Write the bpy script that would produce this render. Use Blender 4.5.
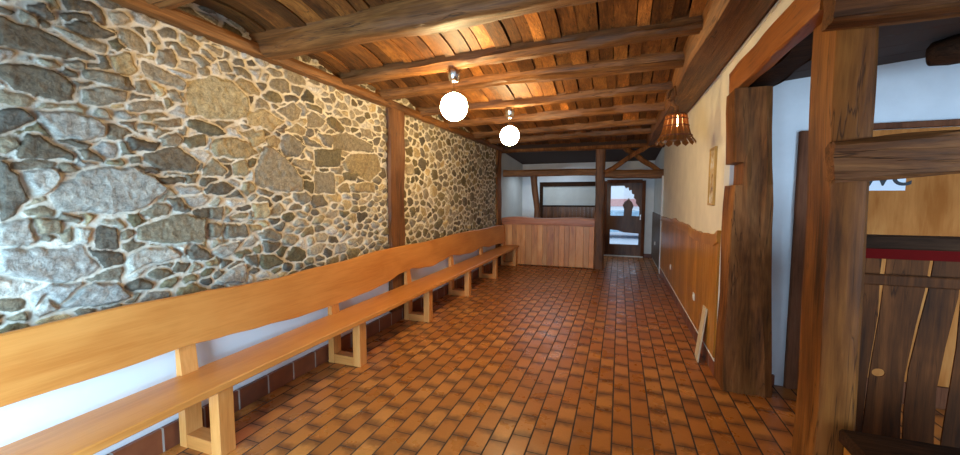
import bpy, math, random
import numpy as np
from mathutils import Vector, Matrix

for o in list(bpy.data.objects):
    bpy.data.objects.remove(o)
S = bpy.context.scene
COL = S.collection
R = math.radians


def lin(c):
    return tuple(((v / 255) / 12.92 if v / 255 <= 0.04045 else ((v / 255 + 0.055) / 1.055) ** 2.4) for v in c)


# ------------------------------------------------------------------ camera, world, light, exposure
cd = bpy.data.cameras.new('camera')
cd.sensor_width = 36.0
cd.lens = 385.0 / 960.0 * 36.0
cd.clip_start = 0.05
cam = bpy.data.objects.new('camera', cd)
COL.objects.link(cam)
cam.location = (0, 0, 1.55)
cam.rotation_euler = Vector((-0.33986, 0.93737, -0.07640)).to_track_quat('-Z', 'Y').to_euler()
S.camera = cam

W = bpy.data.worlds.new('world')
S.world = W
W.use_nodes = True
bg = W.node_tree.nodes['Background']
bg.inputs[0].default_value = (0.72, 0.85, 1.0, 1)
bg.inputs[1].default_value = 1.6


def area(name, loc, rot, sx, sy, power, col, spread=180):
    l = bpy.data.lights.new(name, 'AREA')
    l.shape = 'RECTANGLE'
    l.size, l.size_y = sx, sy
    l.energy = power
    l.color = col
    l.spread = R(spread)
    o = bpy.data.objects.new(name, l)
    o.location = loc
    o.rotation_euler = rot
    COL.objects.link(o)
    return o


# daylight through the glazed front of the hall and through the vestibule's front
area('daylight_hall', (-1.75, -0.72, 0.85), (R(84), 0, R(22)), 1.5, 1.3, 122, (0.40, 0.71, 1.0), 130)
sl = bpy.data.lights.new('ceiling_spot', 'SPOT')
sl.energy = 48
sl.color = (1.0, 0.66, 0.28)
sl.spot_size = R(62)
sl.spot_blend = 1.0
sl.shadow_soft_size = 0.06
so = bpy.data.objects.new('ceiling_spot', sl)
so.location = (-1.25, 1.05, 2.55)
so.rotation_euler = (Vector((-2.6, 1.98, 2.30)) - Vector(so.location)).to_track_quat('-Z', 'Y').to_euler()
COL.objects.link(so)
area('daylight_vestibule', (2.65, 0.15, 1.35), (R(90), 0, R(8)), 0.9, 2.0, 40, (0.47, 0.72, 1.0), 84)
area('alcove_fill', (-1.75, 9.9, 2.36), (0, R(-12), 0), 1.2, 0.9, 17, (0.75, 0.88, 1.0))  # added fill light under the alcove ceiling, facing down; no window here

S.view_settings.view_transform = 'Standard'
S.view_settings.look = 'None'
S.view_settings.exposure = 0.0
S.view_settings.gamma = 1.0
S.view_settings.use_curve_mapping = False
try:
    S.cycles.use_denoising = True
    S.cycles.max_bounces = 10
    S.cycles.diffuse_bounces = 6
    S.cycles.sample_clamp_indirect = 6
except Exception:
    pass

GLOBE = (1.0, 0.74, 0.36)
GLOBE_POWER = 120.0


# ------------------------------------------------------------------ mesh helpers
class MB:
    def __init__(s):
        s.v, s.f, s.t = [], [], []

    def add(s, verts, faces, tone=1.0):
        b = len(s.v)
        s.v += [tuple(p) for p in verts]
        s.f += [tuple(i + b for i in q) for q in faces]
        s.t += [tone] * len(verts)
        return s

    def box(s, x0, x1, y0, y1, z0, z1, bev=0.0, tone=1.0):
        if bev <= 0:
            vs = [(x, y, z) for x in (x0, x1) for y in (y0, y1) for z in (z0, z1)]
            return s.add(vs, [(0, 1, 3, 2), (4, 6, 7, 5), (0, 4, 5, 1), (2, 3, 7, 6), (0, 2, 6, 4), (1, 5, 7, 3)], tone)
        b = min(bev, (x1 - x0) * .45, (y1 - y0) * .45, (z1 - z0) * .45)
        X, Y, Z = (x0, x1), (y0, y1), (z0, z1)
        vs, idx = [], {}
        for i in (0, 1):
            for j in (0, 1):
                for k in (0, 1):
                    sx, sy, sz = (1 - 2 * i) * b, (1 - 2 * j) * b, (1 - 2 * k) * b
                    for a, d in enumerate(((0, sy, sz), (sx, 0, sz), (sx, sy, 0))):
                        idx[i, j, k, a] = len(vs)
                        vs.append((X[i] + d[0], Y[j] + d[1], Z[k] + d[2]))
        fs = []
        for i in (0, 1):
            fs.append([idx[i, j, k, 0] for j, k in ((0, 0), (1, 0), (1, 1), (0, 1))][::1 if i else -1])
            fs.append([idx[j, i, k, 1] for j, k in ((0, 0), (0, 1), (1, 1), (1, 0))][::1 if i else -1])
            fs.append([idx[j, k, i, 2] for j, k in ((0, 0), (1, 0), (1, 1), (0, 1))][::1 if i else -1])
        for i in (0, 1):
            for j in (0, 1):
                fs.append([idx[0, i, j, 1], idx[1, i, j, 1], idx[1, i, j, 2], idx[0, i, j, 2]])
                fs.append([idx[i, 0, j, 0], idx[i, 1, j, 0], idx[i, 1, j, 2], idx[i, 0, j, 2]])
                fs.append([idx[i, j, 0, 0], idx[i, j, 1, 0], idx[i, j, 1, 1], idx[i, j, 0, 1]])
                for k in (0, 1):
                    fs.append([idx[i, j, k, 0], idx[i, j, k, 1], idx[i, j, k, 2]])
        return s.add(vs, fs, tone)

    def prism(s, pts, axis, a0, a1, tone=1.0):
        """extrude a 2-D outline along axis: 'X' pts=(y,z), 'Y' pts=(x,z), 'Z' pts=(x,y)"""
        def P(p, a):
            return (a, p[0], p[1]) if axis == 'X' else (p[0], a, p[1]) if axis == 'Y' else (p[0], p[1], a)
        n = len(pts)
        vs = [P(p, a0) for p in pts] + [P(p, a1) for p in pts]
        fs = [tuple(range(n))[::-1], tuple(range(n, 2 * n))] + [(i, (i + 1) % n, n + (i + 1) % n, n + i) for i in range(n)]
        return s.add(vs, fs, tone)

    def sweep(s, path, section, up=(0, 0, 1), tone=1.0, scale=None, jig=None):
        """section (u,v) loop carried along the path; u sideways, v up"""
        m, n = len(section), len(path)
        vs = []
        for i in range(n):
            p = Vector(path[i])
            d = (Vector(path[min(i + 1, n - 1)]) - Vector(path[max(i - 1, 0)])).normalized()
            sd = d.cross(Vector(up)).normalized()
            u2 = sd.cross(d).normalized()
            for k, (a, b) in enumerate(section):
                f = scale[i] if scale else 1
                q = p + sd * a * f + u2 * b * f
                if jig:
                    q += sd * jig(i, k, 0) + u2 * jig(i, k, 1)
                vs.append(q)
        fs = [(i * m + k, i * m + (k + 1) % m, (i + 1) * m + (k + 1) % m, (i + 1) * m + k) for i in range(n - 1) for k in range(m)]
        fs += [tuple(range(m))[::-1], tuple((n - 1) * m + k for k in range(m))]
        return s.add(vs, fs, tone)

    def lathe(s, prof, c=(0, 0, 0), n=32, tone=1.0):
        vs = [(c[0] + r * math.cos(2 * math.pi * k / n), c[1] + r * math.sin(2 * math.pi * k / n), c[2] + z) for r, z in prof for k in range(n)]
        m = len(prof)
        fs = [(i * n + k, i * n + (k + 1) % n, (i + 1) * n + (k + 1) % n, (i + 1) * n + k) for i in range(m - 1) for k in range(n)]
        fs += [tuple(range(n))[::-1], tuple((m - 1) * n + k for k in range(n))]
        return s.add(vs, fs, tone)


def rrect(w, h, r=0.25, n=4):
    """rounded rectangle outline with extra points on the flats"""
    r = min(w, h) * r
    out = []
    for cx, cy, a0 in ((w / 2 - r, h / 2 - r, 0), (-w / 2 + r, h / 2 - r, 90), (-w / 2 + r, -h / 2 + r, 180), (w / 2 - r, -h / 2 + r, 270)):
        for k in range(n):
            a = R(a0 + 90 * k / (n - 1))
            out.append((cx + r * math.cos(a), cy + r * math.sin(a)))
    res = []
    for i, p in enumerate(out):
        q = out[(i + 1) % len(out)]
        res.append(p)
        if math.hypot(p[0] - q[0], p[1] - q[1]) > 0.35 * min(w, h):
            res.append(((p[0] * 2 + q[0]) / 3, (p[1] * 2 + q[1]) / 3))
            res.append(((p[0] + q[0] * 2) / 3, (p[1] + q[1] * 2) / 3))
    return res


def wob(rng, n, amp, step):
    k = max(2, int(n / step) + 3)
    c = [rng.uniform(-amp, amp) for _ in range(k)]
    out = []
    for i in range(n):
        t = i / step
        j = min(int(t), k - 2)
        f = t - j
        f = f * f * (3 - 2 * f)
        out.append(c[j] * (1 - f) + c[j + 1] * f)
    return out


def hewn(mb, p0, p1, w, h, seed, amp=0.012, bow=0.015, up=(0, 0, 1), r=0.22, taper=0.0, n=None):
    rng = random.Random(seed)
    p0, p1 = Vector(p0), Vector(p1)
    L = (p1 - p0).length
    n = n or max(14, int(L / 0.06))
    sec = rrect(w, h, r)
    m = len(sec)
    bx, bz = wob(rng, n, bow, n / 5), wob(rng, n, bow, n / 4)
    d = (p1 - p0).normalized()
    sd = d.cross(Vector(up)).normalized()
    u2 = sd.cross(d)
    path = [p0 + (p1 - p0) * (i / (n - 1)) + sd * bx[i] + u2 * bz[i] for i in range(n)]
    sc = [1 + a - taper * i / n for i, a in enumerate(wob(rng, n, amp * 3.5, 5))]
    long_ = [[rng.uniform(-amp, amp) * .55 for _ in range(m)] for _ in (0, 1)]
    g = [[wob(rng, n, amp * .6, 4) for _ in range(m)] for _ in (0, 1)]
    mb.sweep(path, sec, up, 1.0, sc, lambda i, k, a: g[a][k][i] + long_[a][k])
    return mb


def base_of(vs):
    a = np.array(vs)
    lo, hi = a.min(0), a.max(0)
    return Vector(((lo[0] + hi[0]) / 2, (lo[1] + hi[1]) / 2, lo[2]))


def obj(name, mb, mat, parent=None, smooth=False, label=None):
    vs = mb.v
    org = Vector((0, 0, 0))
    p = parent
    while p is not None:
        org = org + Vector(p.location)
        p = p.parent
    loc = base_of(vs) if parent is None else Vector((0, 0, 0))
    off = org + loc
    me = bpy.data.meshes.new(name)
    me.from_pydata([(x - off.x, y - off.y, z - off.z) for x, y, z in vs], [], mb.f)
    at = me.attributes.new('tone', 'FLOAT', 'POINT')
    at.data.foreach_set('value', mb.t)
    me.validate()
    import bmesh
    b = bmesh.new()
    b.from_mesh(me)
    bmesh.ops.recalc_face_normals(b, faces=b.faces)
    b.to_mesh(me)
    b.free()
    if smooth:
        me.polygons.foreach_set('use_smooth', [True] * len(me.polygons))
        try:
            me.set_sharp_from_angle(angle=R(smooth if smooth is not True else 40))
        except Exception:
            pass
    me.materials.append(mat)
    o = bpy.data.objects.new(name, me)
    COL.objects.link(o)
    o.location = loc
    if parent is not None:
        o.parent = parent
    if label:
        o['label'] = label
    return o


def tag(o, label, cat, group=None):
    o['label'], o['category'], o['kind'] = label, cat, 'thing'
    if group:
        o['group'] = group
    return o


def thing(name, loc, label, cat, group=None):
    o = bpy.data.objects.new(name, None)
    o.location = loc
    COL.objects.link(o)
    return tag(o, label, cat, group)


def struct(name, mb, mat, smooth=False, label=None, cat=None):
    o = obj(name, mb, mat, None, smooth)
    o['kind'] = 'structure'
    if label:
        o['label'] = label
    if cat:
        o['category'] = cat
    return o


def dup(root, loc, label):
    r = root.copy()
    COL.objects.link(r)
    r.location = loc
    r['label'] = label
    for ch in list(root.children):
        c = ch.copy()
        COL.objects.link(c)
        c.parent = r
        for g in ch.children:
            d = g.copy()
            COL.objects.link(d)
            d.parent = c
    return r


# ------------------------------------------------------------------ materials
class NT:
    def __init__(s, name):
        s.m = bpy.data.materials.new(name)
        s.m.use_nodes = True
        s.t = s.m.node_tree
        s.b = s.t.nodes['Principled BSDF']

    def n(s, typ, **k):
        nd = s.t.nodes.new(typ)
        for a, v in k.items():
            setattr(nd, a, v)
        return nd

    def l(s, a, b):
        s.t.links.new(a, b)

    def math(s, op, a, b=None, c=None):
        nd = s.n('ShaderNodeMath', operation=op)
        for i, v in enumerate((a, b, c)):
            if v is None:
                continue
            if isinstance(v, (int, float)):
                nd.inputs[i].default_value = v
            else:
                s.l(v, nd.inputs[i])
        return nd.outputs[0]

    def mix(s, f, a, b, blend='MIX'):
        nd = s.n('ShaderNodeMix', data_type='RGBA', blend_type=blend)
        for sock, v in ((nd.inputs['Factor'], f), (nd.inputs[6], a), (nd.inputs[7], b)):
            if isinstance(v, (int, float)):
                sock.default_value = v
            elif isinstance(v, tuple):
                sock.default_value = v if len(v) == 4 else (*v, 1)
            else:
                s.l(v, sock)
        return nd.outputs[2]

    def ramp(s, f, stops):
        nd = s.n('ShaderNodeValToRGB')
        cr = nd.color_ramp
        while len(cr.elements) < len(stops):
            cr.elements.new(0.5)
        for e, (p, c) in zip(cr.elements, stops):
            e.position = p
            e.color = (*c, 1)
        s.l(f, nd.inputs[0])
        return nd.outputs[0]

    def noise(s, vec, scale, detail=4, rough=0.55, dist=0.0):
        nd = s.n('ShaderNodeTexNoise')
        nd.inputs['Scale'].default_value = scale
        nd.inputs['Detail'].default_value = detail
        nd.inputs['Roughness'].default_value = rough
        nd.inputs['Distortion'].default_value = dist
        s.l(vec, nd.inputs['Vector'])
        return nd.outputs[0]

    def bump(s, h, strength, dist=0.01):
        nd = s.n('ShaderNodeBump')
        nd.inputs['Strength'].default_value = strength
        nd.inputs['Distance'].default_value = dist
        s.l(h, nd.inputs['Height'])
        s.l(nd.outputs[0], s.b.inputs['Normal'])


def wood(name, dark, mid, light, axis='X', rough=0.5, fine=22.0, bump=0.25, stretch=0.07, stain=0.35, knots=0.0, spec=0.4, crack=None):
    t = NT(name)
    tc = t.n('ShaderNodeTexCoord')
    oi = t.n('ShaderNodeObjectInfo')
    add = t.n('ShaderNodeVectorMath', operation='ADD')
    sc = t.n('ShaderNodeVectorMath', operation='SCALE')
    comb = t.n('ShaderNodeCombineXYZ')
    for i in range(3):
        t.l(oi.outputs['Random'], comb.inputs[i])
    t.l(comb.outputs[0], sc.inputs[0])
    sc.inputs['Scale'].default_value = 17.0
    at = t.n('ShaderNodeAttribute', attribute_name='tone')
    sh = t.n('ShaderNodeVectorMath', operation='SCALE')
    cb = t.n('ShaderNodeCombineXYZ')
    for i in range(3):
        t.l(at.outputs['Fac'], cb.inputs[i])
    t.l(cb.outputs[0], sh.inputs[0])
    sh.inputs['Scale'].default_value = 9.0
    t.l(tc.outputs['Object'], add.inputs[0])
    t.l(sc.outputs[0], add.inputs[1])
    add2 = t.n('ShaderNodeVectorMath', operation='ADD')
    t.l(add.outputs[0], add2.inputs[0])
    t.l(sh.outputs[0], add2.inputs[1])
    mp = t.n('ShaderNodeMapping')
    s3 = [1.0, 1.0, 1.0]
    s3['XYZ'.index(axis)] = stretch
    mp.inputs['Scale'].default_value = s3
    t.l(add2.outputs[0], mp.inputs['Vector'])
    crack = bump >= 0.25 if crack is None else crack
    g1 = t.noise(mp.outputs[0], fine * (1.7 if crack else 1.0), 8, 0.7, 1.0)
    g2 = t.noise(mp.outputs[0], fine * 6.5, 4, 0.6, 0.3)
    g = t.math('ADD', t.math('MULTIPLY', g1, 0.62), t.math('MULTIPLY', g2, 0.38))
    mp2 = t.n('ShaderNodeMapping')
    s4 = [1.0, 1.0, 1.0]
    s4['XYZ'.index(axis)] = 0.3
    mp2.inputs['Scale'].default_value = s4
    t.l(add2.outputs[0], mp2.inputs['Vector'])
    st = t.noise(mp2.outputs[0], 4.0, 3, 0.6, 0.5)
    f = t.math('ADD', t.math('MULTIPLY', g, 1 - stain), t.math('MULTIPLY', st, stain))
    col = t.ramp(f, [(0.37, dark), (0.5, mid), (0.63, light)])
    if knots:
        vo = t.n('ShaderNodeTexVoronoi')
        vo.inputs['Scale'].default_value = 2.2
        mk = t.n('ShaderNodeMapping')
        s5 = [1.0, 1.0, 1.0]
        s5['XYZ'.index(axis)] = 0.5
        mk.inputs['Scale'].default_value = s5
        t.l(add2.outputs[0], mk.inputs['Vector'])
        t.l(mk.outputs[0], vo.inputs['Vector'])
        kf = t.ramp(vo.outputs['Distance'], [(0.02, (1, 1, 1)), (0.09, (0, 0, 0))])
        col = t.mix(t.math('MULTIPLY', kf, knots), col, dark)
    hgt = g
    if crack:
        ck = t.noise(mp.outputs[0], fine * 1.3, 3, 0.5, 0.8)
        cm = t.ramp(t.math('ABSOLUTE', t.math('SUBTRACT', ck, 0.47)), [(0.0, (1, 1, 1)), (0.016, (0, 0, 0))])
        gate_ = t.ramp(st, [(0.42, (0, 0, 0)), (0.56, (1, 1, 1))])
        cf = t.math('MULTIPLY', cm, gate_)
        col = t.mix(t.math('MULTIPLY', cf, 0.75), col, tuple(v * .35 for v in dark))
        hgt = t.math('SUBTRACT', g, t.math('MULTIPLY', cf, 0.5))
    tn = t.n('ShaderNodeCombineXYZ')
    for i in range(3):
        t.l(at.outputs['Fac'], tn.inputs[i])
    col = t.mix(1.0, col, tn.outputs[0], 'MULTIPLY')
    t.l(col, t.b.inputs['Base Color'])
    t.b.inputs['Roughness'].default_value = rough
    t.b.inputs['Specular IOR Level'].default_value = spec
    t.bump(hgt, bump, 0.01)
    return t.m


def plain(name, col, rough=0.6, var=0.06, scale=6.0, bump=0.0, metal=0.0, bscale=60.0, spec=0.5):
    t = NT(name)
    tc = t.n('ShaderNodeTexCoord')
    nz = t.noise(tc.outputs['Object'], scale, 5, 0.6)
    a = tuple(max(0, v * (1 - 2 * var)) for v in col)
    b = tuple(min(1, v * (1 + var)) for v in col)
    t.l(t.ramp(nz, [(0.3, a), (0.65, b)]), t.b.inputs['Base Color'])
    t.b.inputs['Roughness'].default_value = rough
    t.b.inputs['Metallic'].default_value = metal
    t.b.inputs['Specular IOR Level'].default_value = spec
    if bump:
        t.bump(t.noise(tc.outputs['Object'], bscale, 5), bump, 0.004)
    return t.m


def emit(name, col, strength):
    t = NT(name)
    t.b.inputs['Base Color'].default_value = (*col, 1)
    t.b.inputs['Emission Color'].default_value = (*col, 1)
    t.b.inputs['Emission Strength'].default_value = strength
    return t.m


def glass(name, tint=(1, 1, 1), gloss=0.12, rough=0.02):
    t = NT(name)
    tr = t.n('ShaderNodeBsdfTransparent')
    tr.inputs[0].default_value = (*tint, 1)
    gl = t.n('ShaderNodeBsdfGlossy')
    gl.inputs['Roughness'].default_value = rough
    mx = t.n('ShaderNodeMixShader')
    mx.inputs[0].default_value = gloss
    t.l(tr.outputs[0], mx.inputs[1])
    t.l(gl.outputs[0], mx.inputs[2])
    t.l(mx.outputs[0], t.t.nodes['Material Output'].inputs[0])
    return t.m


def floor_mat():
    t = NT('quarry_tile')
    tc = t.n('ShaderNodeTexCoord')
    geo = t.n('ShaderNodeNewGeometry')
    sp = t.n('ShaderNodeSeparateXYZ')
    t.l(geo.outputs['Position'], sp.inputs[0])
    x = t.math('DIVIDE', t.math('ADD', sp.outputs[0], 10.0 * 0.1235 + 0.010), 0.1235)
    row = t.math('FLOOR', x)
    fv = t.math('FRACT', x)
    wn0 = t.n('ShaderNodeTexWhiteNoise', noise_dimensions='1D')
    t.l(row, wn0.inputs['W'])
    jit = t.math('MULTIPLY', wn0.outputs['Value'], 0.16)
    half = t.math('MULTIPLY', t.math('FLOORED_MODULO', row, 2.0), 0.5)
    y = t.math('ADD', t.math('DIVIDE', t.math('ADD', sp.outputs[1], 5.0), 0.25), t.math('ADD', half, jit))
    cel = t.math('FLOOR', y)
    fu = t.math('FRACT', y)
    # grout
    gx = t.math('MULTIPLY', t.math('MINIMUM', fv, t.math('SUBTRACT', 1.0, fv)), 0.1235)
    gy = t.math('MULTIPLY', t.math('MINIMUM', fu, t.math('SUBTRACT', 1.0, fu)), 0.40)
    gd = t.math('MINIMUM', gx, gy)
    wob_ = t.math('MULTIPLY', t.math('SUBTRACT', t.noise(geo.outputs['Position'], 35, 3), 0.5), 0.004)
    gd = t.math('ADD', gd, wob_)
    ms = t.n('ShaderNodeMapRange', interpolation_type='SMOOTHSTEP')
    ms.inputs['From Min'].default_value = 0.0035
    ms.inputs['From Max'].default_value = 0.0065
    t.l(gd, ms.inputs['Value'])
    tile = ms.outputs[0]
    wn = t.n('ShaderNodeTexWhiteNoise', noise_dimensions='2D')
    cv = t.n('ShaderNodeCombineXYZ')
    t.l(row, cv.inputs[0])
    t.l(cel, cv.inputs[1])
    t.l(cv.outputs[0], wn.inputs['Vector'])
    rnd = wn.outputs['Value']
    col = t.ramp(rnd, [(0.0, lin((166, 100, 44))), (0.3, lin((182, 110, 48))), (0.6, lin((188, 116, 52))), (0.85, lin((200, 130, 64))), (1.0, lin((172, 102, 46)))])
    # flame-darkened ends of the fired tiles
    nz = t.noise(geo.outputs['Position'], 14, 3)
    e = t.math('ADD', t.math('ABSOLUTE', t.math('SUBTRACT', fu, 0.5)), t.math('MULTIPLY', t.math('SUBTRACT', nz, 0.5), 0.5))
    sgn = t.math('MULTIPLY', t.math('SUBTRACT', wn.outputs['Value'], 0.45), 0.16)
    e = t.math('ADD', e, sgn)
    mr = t.n('ShaderNodeMapRange', interpolation_type='SMOOTHSTEP')
    mr.inputs['From Min'].default_value = 0.20
    mr.inputs['From Max'].default_value = 0.54
    t.l(e, mr.inputs['Value'])
    col = t.mix(t.math('MULTIPLY', mr.outputs[0], 0.74), col, lin((92, 52, 32)))
    fn = t.noise(geo.outputs['Position'], 60, 4)
    col = t.mix(0.35, col, t.ramp(fn, [(0.3, (0.75, 0.75, 0.75)), (0.7, (1, 1, 1))]), 'MULTIPLY')
    col = t.mix(tile, lin((52, 38, 32)), col)
    t.l(col, t.b.inputs['Base Color'])
    rr = t.ramp(t.noise(geo.outputs['Position'], 5, 4), [(0.3, (0.22,) * 3), (0.7, (0.42,) * 3)])
    t.l(t.mix(tile, (0.8, 0.8, 0.8), rr), t.b.inputs['Roughness'])
    t.b.inputs['Specular IOR Level'].default_value = 0.45
    hh = t.math('ADD', tile, t.math('MULTIPLY', fn, 0.08))
    t.bump(hh, 0.5, 0.004)
    return t.m


def skirt_mat():
    t = NT('skirting_tile')
    geo = t.n('ShaderNodeNewGeometry')
    sp = t.n('ShaderNodeSeparateXYZ')
    t.l(geo.outputs['Position'], sp.inputs[0])
    y = t.math('DIVIDE', t.math('ADD', sp.outputs[1], 5.05), 0.25)
    fu = t.math('FRACT', y)
    g = t.math('MULTIPLY', t.math('MINIMUM', fu, t.math('SUBTRACT', 1.0, fu)), 0.25)
    k = t.math('GREATER_THAN', g, 0.006)
    wn = t.n('ShaderNodeTexWhiteNoise', noise_dimensions='1D')
    t.l(t.math('FLOOR', y), wn.inputs['W'])
    nz = t.noise(geo.outputs['Position'], 9, 4)
    f = t.math('ADD', t.math('MULTIPLY', wn.outputs['Value'], 0.5), t.math('MULTIPLY', nz, 0.5))
    col = t.ramp(f, [(0.2, lin((92, 50, 36))), (0.55, lin((128, 70, 44))), (0.8, lin((150, 88, 56)))])
    t.l(t.mix(k, lin((165, 158, 150)), col), t.b.inputs['Base Color'])
    t.b.inputs['Roughness'].default_value = 0.4
    return t.m


def stone_mat():
    t = NT('rubble_stone')
    geo = t.n('ShaderNodeNewGeometry')
    at = t.n('ShaderNodeAttribute', attribute_name='stone')
    ed = t.n('ShaderNodeAttribute', attribute_name='inside')
    P = geo.outputs['Position']
    n1 = t.noise(P, 30, 9, 0.72, 0.5)
    n2 = t.noise(P, 90, 4, 0.6)
    v = t.ramp(n1, [(0.34, (0.50, 0.49, 0.48)), (0.5, (0.92, 0.92, 0.91)), (0.66, (1.35, 1.33, 1.28))])
    c = t.mix(1.0, at.outputs['Color'], v, 'MULTIPLY')
    rust = t.ramp(t.noise(P, 7, 5, 0.65, 0.8), [(0.56, (0, 0, 0)), (0.70, (1, 1, 1))])
    c = t.mix(t.math('MULTIPLY', rust, 0.45), c, lin((126, 88, 52)))
    v2 = t.ramp(n2, [(0.3, (0.72, 0.72, 0.72)), (0.7, (1.18, 1.18, 1.18))])
    c = t.mix(1.0, c, v2, 'MULTIPLY')
    mort = t.ramp(t.noise(P, 12, 5), [(0.3, lin((188, 176, 158))), (0.6, lin((222, 212, 194)))])
    # ragged mortar edge
    f = t.math('ADD', ed.outputs['Fac'], t.math('MULTIPLY', t.math('SUBTRACT', t.noise(P, 45, 4), 0.5), 0.012))
    mr = t.n('ShaderNodeMapRange', interpolation_type='SMOOTHSTEP')
    mr.inputs['From Min'].default_value = -0.002
    mr.inputs['From Max'].default_value = 0.005
    t.l(f, mr.inputs['Value'])
    pl = t.n('ShaderNodeMapRange', interpolation_type='SMOOTHSTEP')
    pl.inputs['From Min'].default_value = -0.07
    pl.inputs['From Max'].default_value = -0.03
    t.l(ed.outputs['Fac'], pl.inputs['Value'])
    t.l(t.mix(pl.outputs[0], lin((238, 240, 242)), t.mix(mr.outputs[0], mort, c)), t.b.inputs['Base Color'])
    t.b.inputs['Roughness'].default_value = 0.8
    t.b.inputs['Specular IOR Level'].default_value = 0.3
    t.bump(t.math('MULTIPLY', t.math('ADD', n1, t.math('MULTIPLY', n2, 0.35)), pl.outputs[0]), 0.7, 0.014)
    return t.m


M = {}
M['floor'] = floor_mat()
M['skirt'] = skirt_mat()
M['stone'] = stone_mat()
M['plaster'] = plain('cream_plaster', lin((228, 219, 200)), 0.85, 0.05, 3.0, 0.25)
M['white'] = plain('white_plaster', lin((222, 224, 226)), 0.85, 0.04, 3.0, 0.2)
M['grey'] = plain('grey_plaster', lin((196, 200, 198)), 0.85, 0.05, 3.0, 0.2)
M['bench'] = wood('honey_pine', lin((190, 116, 52)), lin((206, 134, 66)), lin((216, 146, 76)), 'Y', 0.33, 13, 0.08, 0.05, 0.45, 0.5)
M['bench_leg'] = wood('honey_pine_legs', lin((186, 112, 52)), lin((208, 136, 70)), lin((224, 156, 90)), 'Z', 0.4, 14, 0.08, 0.06, 0.4)
M['bench_rail'] = wood('honey_pine_rail', lin((176, 104, 48)), lin((198, 126, 62)), lin((214, 146, 80)), 'X', 0.4, 14, 0.08, 0.06, 0.4)
D1, D2, D3 = lin((62, 36, 16)), lin((116, 72, 32)), lin((156, 104, 54))
M['beamX'] = wood('old_beam_across', D1, D2, D3, 'X', 0.55, 16, 0.6, 0.05, 0.4)
M['beamY'] = wood('old_beam_along', D1, D2, D3, 'Y', 0.55, 14, 0.6, 0.05, 0.4)
M['beamZ'] = wood('old_post', lin((62, 36, 18)), lin((108, 66, 34)), lin((146, 96, 54)), 'Z', 0.55, 14, 0.6, 0.05, 0.4)
M['darkpost'] = wood('dark_hewn_post', lin((54, 30, 12)), lin((120, 72, 34)), lin((158, 102, 54)), 'Z', 0.6, 12, 0.5, 0.08, 0.55, 0, 0.15)
M['header'] = wood('red_brown_header', lin((104, 54, 14)), lin((150, 84, 26)), lin((170, 102, 38)), 'Y', 0.5, 14, 0.25, 0.06, 0.4)
M['nearpost'] = wood('sanded_post', lin((52, 28, 10)), lin((118, 69, 26)), lin((156, 98, 42)), 'Z', 0.5, 12, 0.25, 0.06, 0.55, 0.6, 0.2)
M['cross'] = wood('weathered_cross_timber', lin((56, 31, 12)), lin((110, 66, 31)), lin((152, 100, 55)), 'X', 0.6, 14, 0.6, 0.05, 0.4, 0, 0.2)
M['board'] = wood('ceiling_boards', lin((66, 36, 14)), lin((124, 74, 30)), lin((172, 112, 50)), 'Y', 0.55, 16, 0.3, 0.06, 0.4)
M['wains'] = wood('varnished_pine_panelling', lin((146, 92, 26)), lin((180, 117, 40)), lin((198, 138, 56)), 'Z', 0.36, 12, 0.1, 0.07, 0.45, 0.4)
M['counter'] = wood('counter_pine', lin((170, 96, 42)), lin((210, 134, 66)), lin((226, 160, 94)), 'Z', 0.4, 11, 0.1, 0.08, 0.5, 0.5)
M['countertop'] = wood('counter_edge', lin((142, 76, 42)), lin((184, 108, 66)), lin((202, 128, 84)), 'X', 0.4, 12, 0.15, 0.06, 0.4)
M['dark'] = wood('dark_stained_wood', lin((34, 22, 14)), lin((54, 35, 23)), lin((78, 52, 34)), 'X', 0.8, 14, 0.3, 0.06, 0.4, 0, 0.06)
M['darkz'] = wood('dark_stained_upright', lin((70, 40, 24)), lin((104, 62, 40)), lin((128, 80, 54)), 'Z', 0.7, 14, 0.2, 0.06, 0.4, 0, 0.1)
M['doorwood'] = wood('brown_door_wood', lin((70, 42, 26)), lin((104, 66, 42)), lin((128, 84, 56)), 'Z', 0.4, 12, 0.15, 0.08, 0.4)
M['ply'] = wood('orange_plywood', lin((150, 86, 34)), lin((176, 110, 54)), lin((194, 132, 72)), 'Z', 0.7, 7, 0.05, 0.12, 0.5, 0.6, 0.08)
M['slab'] = wood('dark_bark_slab', lin((44, 23, 8)), lin((80, 43, 16)), lin((110, 62, 26)), 'Z', 0.75, 12, 0.3, 0.06, 0.5, 0, 0.15)
M['red'] = plain('red_paint', lin((86, 10, 8)), 0.8, spec=0.05)
M['slate'] = wood('brown_panelling', lin((66, 52, 40)), lin((92, 74, 58)), lin((112, 92, 74)), 'Z', 0.5, 12, 0.15, 0.08, 0.4)
M['chrome'] = plain('chrome', (0.75, 0.75, 0.75), 0.15, 0.02, 5, 0, 1.0)
M['globe'] = emit('opal_globe_lit', GLOBE, GLOBE_POWER)
M['bulb'] = emit('bulb_lit', (1.0, 0.60, 0.22), 60.0)
M['amber'] = glass('amber_glass', lin((232, 186, 128)), 0.10, 0.15)
t = NT('amber_stave')
t.b.inputs['Base Color'].default_value = (*lin((98, 66, 36)), 1)
t.b.inputs['Roughness'].default_value = 0.25
t.b.inputs['Transmission Weight'].default_value = 0.0
_tr = t.n('ShaderNodeBsdfTranslucent')
_tr.inputs[0].default_value = (*lin((196, 144, 80)), 1)
_mx = t.n('ShaderNodeMixShader')
_mx.inputs[0].default_value = 0.35
t.l(t.b.outputs[0], _mx.inputs[1])
t.l(_tr.outputs[0], _mx.inputs[2])
t.l(_mx.outputs[0], t.t.nodes['Material Output'].inputs[0])
M['stave'] = t.m
M['glass'] = glass('clear_glass', (0.92, 0.95, 0.97), 0.06)
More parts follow.
